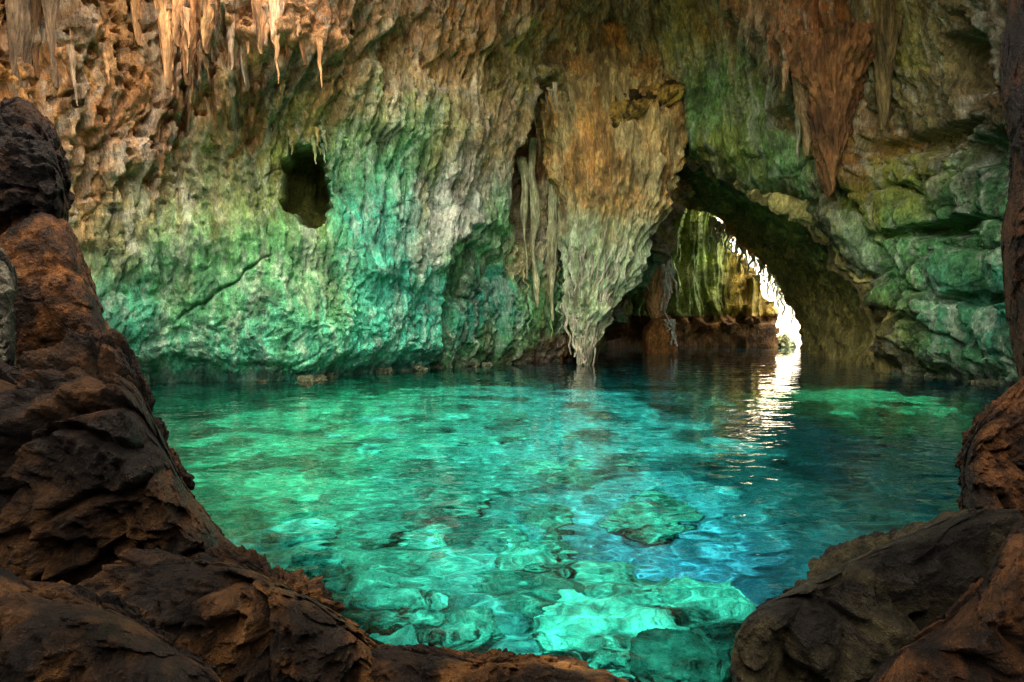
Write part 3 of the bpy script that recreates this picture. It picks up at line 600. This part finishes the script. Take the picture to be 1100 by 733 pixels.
gr = mesh_np('sea_floor', big, np.array([[0, 1, 2, 3]]), M_BED, col=np.tile(BEDC*.4, (4, 1))); tag(gr, kind='structure')
def under(px, py, z):   # where a ray through the photo meets depth z below the water, refraction included
    d = ray(px, py); k = -CZ/d[2]; p = np.array([0, 0, CZ])+d*k; d = d/np.linalg.norm(d)
    h = np.hypot(d[0], d[1]); sn = h/1.33; cs = math.sqrt(1-sn*sn); e = np.array([d[0]/h*sn, d[1]/h*sn, -cs])
    return p+e*(z/-cs)
def sunk(px, py, z, sx, sy, szz, label, group=None, col=None, seed=0., res=(120, 80), name='boulder', pos=None, mat=None):
    p = under(px, py, z) if pos is None else pos
    nu, nv = res; th = np.linspace(0, 2*math.pi, nu, endpoint=False); ps = np.linspace(-math.pi/2, math.pi/2, nv); TH, PS = np.meshgrid(th, ps, indexing='ij')
    d = np.stack([np.cos(TH)*np.cos(PS), np.sin(TH)*np.cos(PS), np.sin(PS)], -1)
    sh = 1/(np.abs(d[..., 0])**3+np.abs(d[..., 1])**3+np.abs(d[..., 2])**3)**(1/3)
    X = d*sh[..., None]*np.array([sx, sy, szz])
    qq = X/np.mean([sx, sy])+seed
    X = X+d*((.24*fbm(qq*1.1, 5, .58)+.16*(ridged(qq*2, 4)-.6))*np.mean([sx, sy]))[..., None]
    c = (col if col is not None else BEDC*.95)*(1+.8*fbm(qq*1.6, 5, .62)[..., None])
    o = mesh_np(name, X, grid_quads(nu, nv, wrap=True), mat or M_BED, None, c); o.location = Vector(p); o.rotation_euler = (0, 0, seed)
    tag(o, label, 'boulder', group); o.cycles.is_caustics_receiver = True
    return o
SUB = []
for a in ((418, 650, -.75, .26, .20, .22, 'pale sunken boulder, the leftmost of three by the left ledge'), (458, 668, -.75, .13, .11, .11, 'small round sunken boulder between two bigger ones by the ledge'),
          (500, 680, -.9, .22, .17, .20, 'pale sunken boulder, the rightmost of three by the left ledge'), (650, 680, -1.25, .48, .34, .24, 'largest pale sunken rock slab near the bottom centre of the pool', None, BEDC*2.1),
          (725, 715, -.7, .26, .22, .22, 'dark rounded sunken boulder in front of the pale slab', None, BEDC*.35), (760, 655, -1.6, .34, .3, .3, 'square turquoise sunken block between slab and right bank', None, BEDC*1.7),
          (345, 612, -.9, .30, .2, .14, 'flat pale sunken rock beside the left ledge'), (760, 712, -1.1, .2, .2, .18, 'pale sunken stone below the square turquoise block'),
          (690, 560, -2.55, .42, .34, .2, 'wide flat sunken rock in the middle of the pool'), (565, 600, -2.1, .36, .3, .2, 'mid sized sunken rock left of the deep blue hollow')):
    SUB.append(sunk(*a[:7], group=a[7] if len(a) > 7 else None, col=a[8] if len(a) > 8 else None, seed=len(SUB)*1.9, res=(200, 130)))
for k in range(46):
    px = random.uniform(190, 830); py = 430+230*random.random()**1.3
    if px < 240+max(0, (py-590))*2: continue
    p = under(px, py, -2); z = float(bed_h(np.array([p[0]]), np.array([p[1]]))[0])
    s = random.uniform(.10, .38)*(1+.05*p[1])
    SUB.append(sunk(px, py, z, s, s*random.uniform(.6, 1), s*random.uniform(.18, .35), 'pale rock lying on the turquoise pool bed', 'rocks on the pool bed', seed=k*.77+3, res=(56, 36), col=BEDC*random.uniform(.5, 1.5)))

for k in range(34):
    px = random.choice([random.uniform(160, 600), random.uniform(250, 600), random.uniform(945, 1070)])
    w0 = wall_pt(px, float(np.interp(px, [160, 420, 620, 930, 1080], [418, 402, 388, 402, 418])), random.uniform(-.1, .5)); w0[2] = random.uniform(-.12, .08)
    s_ = random.uniform(.08, .26)
    sunk(0, 0, 0, s_, s_*random.uniform(.6, 1), s_*random.uniform(.4, .8), 'small dark fallen stone lying at the foot of the cave wall at the waterline', 'fallen stones along the waterline', col=np.array([.10, .13, .07])*random.uniform(.6, 1.8), seed=k*1.31, res=(48, 32), name='fallen_stone', pos=w0, mat=M_WALL)

# rock floor the photographer stands on, unseen, also added for its warm bounce light
tx = np.arange(-16, 16, .12); ty = np.arange(-30, 1.6, .12); TX, TY = np.meshgrid(tx, ty, indexing='ij'); q = np.stack([TX, TY, 0*TX], -1)
TZ = .15+.35*fbm(q*.35, 4)+.08*fbm(q*2, 3)-1.6*sstep(-.2, 1.5, TY)+1.2*sstep(6, 13, np.abs(TX))
fl_ = mesh_np('rock_floor', np.stack([TX, TY, TZ], -1), grid_quads(len(tx), len(ty)), M_FG, col=np.array([.20, .13, .08])*(1+.3*fbm(q*.7, 4)[..., None])); tag(fl_, kind='structure')

# pale cliff added across the cove to whiten the gap and bounce light in
cu = np.linspace(5, 70, 200); cz_ = np.linspace(-6, 22, 90); CU, CZZ = np.meshgrid(cu, cz_, indexing='ij'); q = np.stack([CU, CZZ, 0*CU], -1)
CY_ = 78+.25*np.abs(CU-35)+.22*CZZ+3*fbm(q*.08, 4)+1.4*(ridged(q*.22, 3)-.6)
cl_ = mesh_np('added_cliff', np.stack([CU, CY_, CZZ], -1), grid_quads(200, 90), M_TUN, col=np.array([.62, .56, .46])*(1+.25*fbm(q*.2, 4)[..., None])); tag(cl_, 'pale cliff added beyond the bright gap at the passage end to whiten it', 'cliff')
so2 = cl_.modifiers.new('thick', 'SOLIDIFY'); so2.thickness = 4; so2.offset = -1

# ------------------------------------------------------------------ water
def water_mat():
    m, nt, out = nodes('clear_pool_water'); L = nt.links.new
    fr = N(nt, 'ShaderNodeFresnel', IOR=1.33); mix = N(nt, 'ShaderNodeMixShader')
    g = N(nt, 'ShaderNodeBsdfRefraction', IOR=1.33, Roughness=0.); g.inputs['Color'].default_value = (.008, .70, .67, 1)
    gl = N(nt, 'ShaderNodeBsdfGlossy', Roughness=0.); gl.inputs['Color'].default_value = (1, 1, 1, 1)
    L(fr.outputs[0], mix.inputs[0]); L(g.outputs[0], mix.inputs[1]); L(gl.outputs[0], mix.inputs[2]); L(mix.outputs[0], out.inputs['Surface'])
    return m
wx = np.concatenate([np.arange(-17, -9, .25), np.arange(-9, 14, .05), np.arange(14, 60, .4), np.geomspace(62, 900, 14)]); wy = np.concatenate([np.arange(-11, 1.5, .3), np.arange(1.5, 13, .04), np.arange(13, 30, .06), np.arange(30, 60, .15), np.geomspace(60, 2500, 40)])
WX, WY = np.meshgrid(wx, wy, indexing='ij')
qw = np.stack([WX, WY, 0*WX], -1)
nx, ny = WX.shape; nr = .8+.6*sstep(12, 5, WY)+.2*sstep(7, 4, WY)
WZ = .0075*fbm(qw*np.array([1.1, 1.5, 1])+2, 3, .5)+.0050*nr*perlin(qw*np.array([3.6, 5.4, 1])+9)+.010*perlin(qw*.5)+.0026*nr*perlin(qw*np.array([7.5, 10., 1])+4)
top = np.stack([WX, WY, WZ], -1).reshape(-1, 3)
Q = grid_quads(nx, ny)
# close the body of water: rim walls and a floor under the bed
rim = np.concatenate([np.arange(nx)*ny, (nx-1)*ny+np.arange(1, ny), (np.arange(nx-2, -1, -1))*ny+ny-1, np.arange(ny-2, 0, -1)])
low = top[rim].copy(); low[:, 2] = -7.; nb = len(top); m_ = len(rim); idx = np.arange(m_)
side = np.stack([rim, nb+idx, nb+(idx+1) % m_, rim[(idx+1) % m_]], -1)
cpt = np.array([[WX.mean(), WY.mean(), -7.]])
Vw = np.vstack([top, low, cpt]); ci = len(Vw)-1
me_q = np.vstack([Q, side])
water = mesh_np('water', Vw, me_q, None)
import bmesh
bm = bmesh.new(); bm.from_mesh(water.data); bm.verts.ensure_lookup_table()
fl = [bm.verts[nb+i] for i in range(m_)][::-1]
f = bm.faces.new(fl)
bmesh.ops.recalc_face_normals(bm, faces=bm.faces[:])
for fc_ in bm.faces: fc_.smooth = len(fc_.verts) == 4 and abs(fc_.normal.z) > .5
bm.to_mesh(water.data); bm.free()
water.data.materials.append(water_mat()); tag(water, kind='structure')
water.cycles.is_caustics_caster = True
bed.cycles.is_caustics_receiver = True

# ------------------------------------------------------------------ light, sky, camera
wd = bpy.data.worlds.new('World'); S.world = wd; wd.use_nodes = True; nt = wd.node_tree; nt.nodes.clear()
sky = nt.nodes.new('ShaderNodeTexSky'); sky.sky_type = 'NISHITA'; sky.sun_disc = False; sky.sun_elevation = R(SUN_EL); sky.sun_rotation = R(SUN_AZ); sky.dust_density = 6.; sky.air_density = 1.; sky.ozone_density = .5
bg = nt.nodes.new('ShaderNodeBackground'); bg.inputs[1].default_value = .15; ow = nt.nodes.new('ShaderNodeOutputWorld')
nt.links.new(sky.outputs[0], bg.inputs[0]); nt.links.new(bg.outputs[0], ow.inputs[0])
sl = bpy.data.lights.new('sun', 'SUN'); sl.energy = 2.0; sl.angle = R(.5); sl.color = (1, .93, .82)
so_ = bpy.data.objects.new('sun', sl); COL.objects.link(so_); so_.rotation_euler = Vector(sdir).to_track_quat('Z', 'Y').to_euler(); so_.location = (0, 0, 40)
sl.cycles.is_caustics_light = True

cam = bpy.data.cameras.new('camera'); co = bpy.data.objects.new('camera', cam); COL.objects.link(co)
cam.sensor_width = 36; cam.lens = F/W*36; cam.clip_end = 2000; cam.clip_start = .05
co.location = (0, 0, CZ); co.rotation_euler = (math.pi/2-PITCH, 0, 0); S.camera = co
cy = S.cycles
S.render.engine = 'CYCLES'
cy.use_denoising = True; cy.denoising_prefilter = 'NONE'
try: cy.denoiser = 'OPENIMAGEDENOISE'
except Exception: pass
cy.use_guiding = True; cy.use_surface_guiding = True; cy.surface_guiding_probability = .7; cy.guiding_training_samples = 128
cy.max_bounces = 14; cy.diffuse_bounces = 6; cy.glossy_bounces = 4; cy.transmission_bounces = 8; cy.transparent_max_bounces = 8; cy.volume_bounces = 0
cy.caustics_refractive = True; cy.caustics_reflective = False; cy.blur_glossy = .6; cy.sample_clamp_indirect = 6.
vs = S.view_settings; vs.view_transform = 'Standard'; vs.look = 'None'; vs.gamma = 1; vs.exposure = 3.75
vs.use_white_balance = True; vs.white_balance_temperature = 8100; vs.white_balance_tint = 10
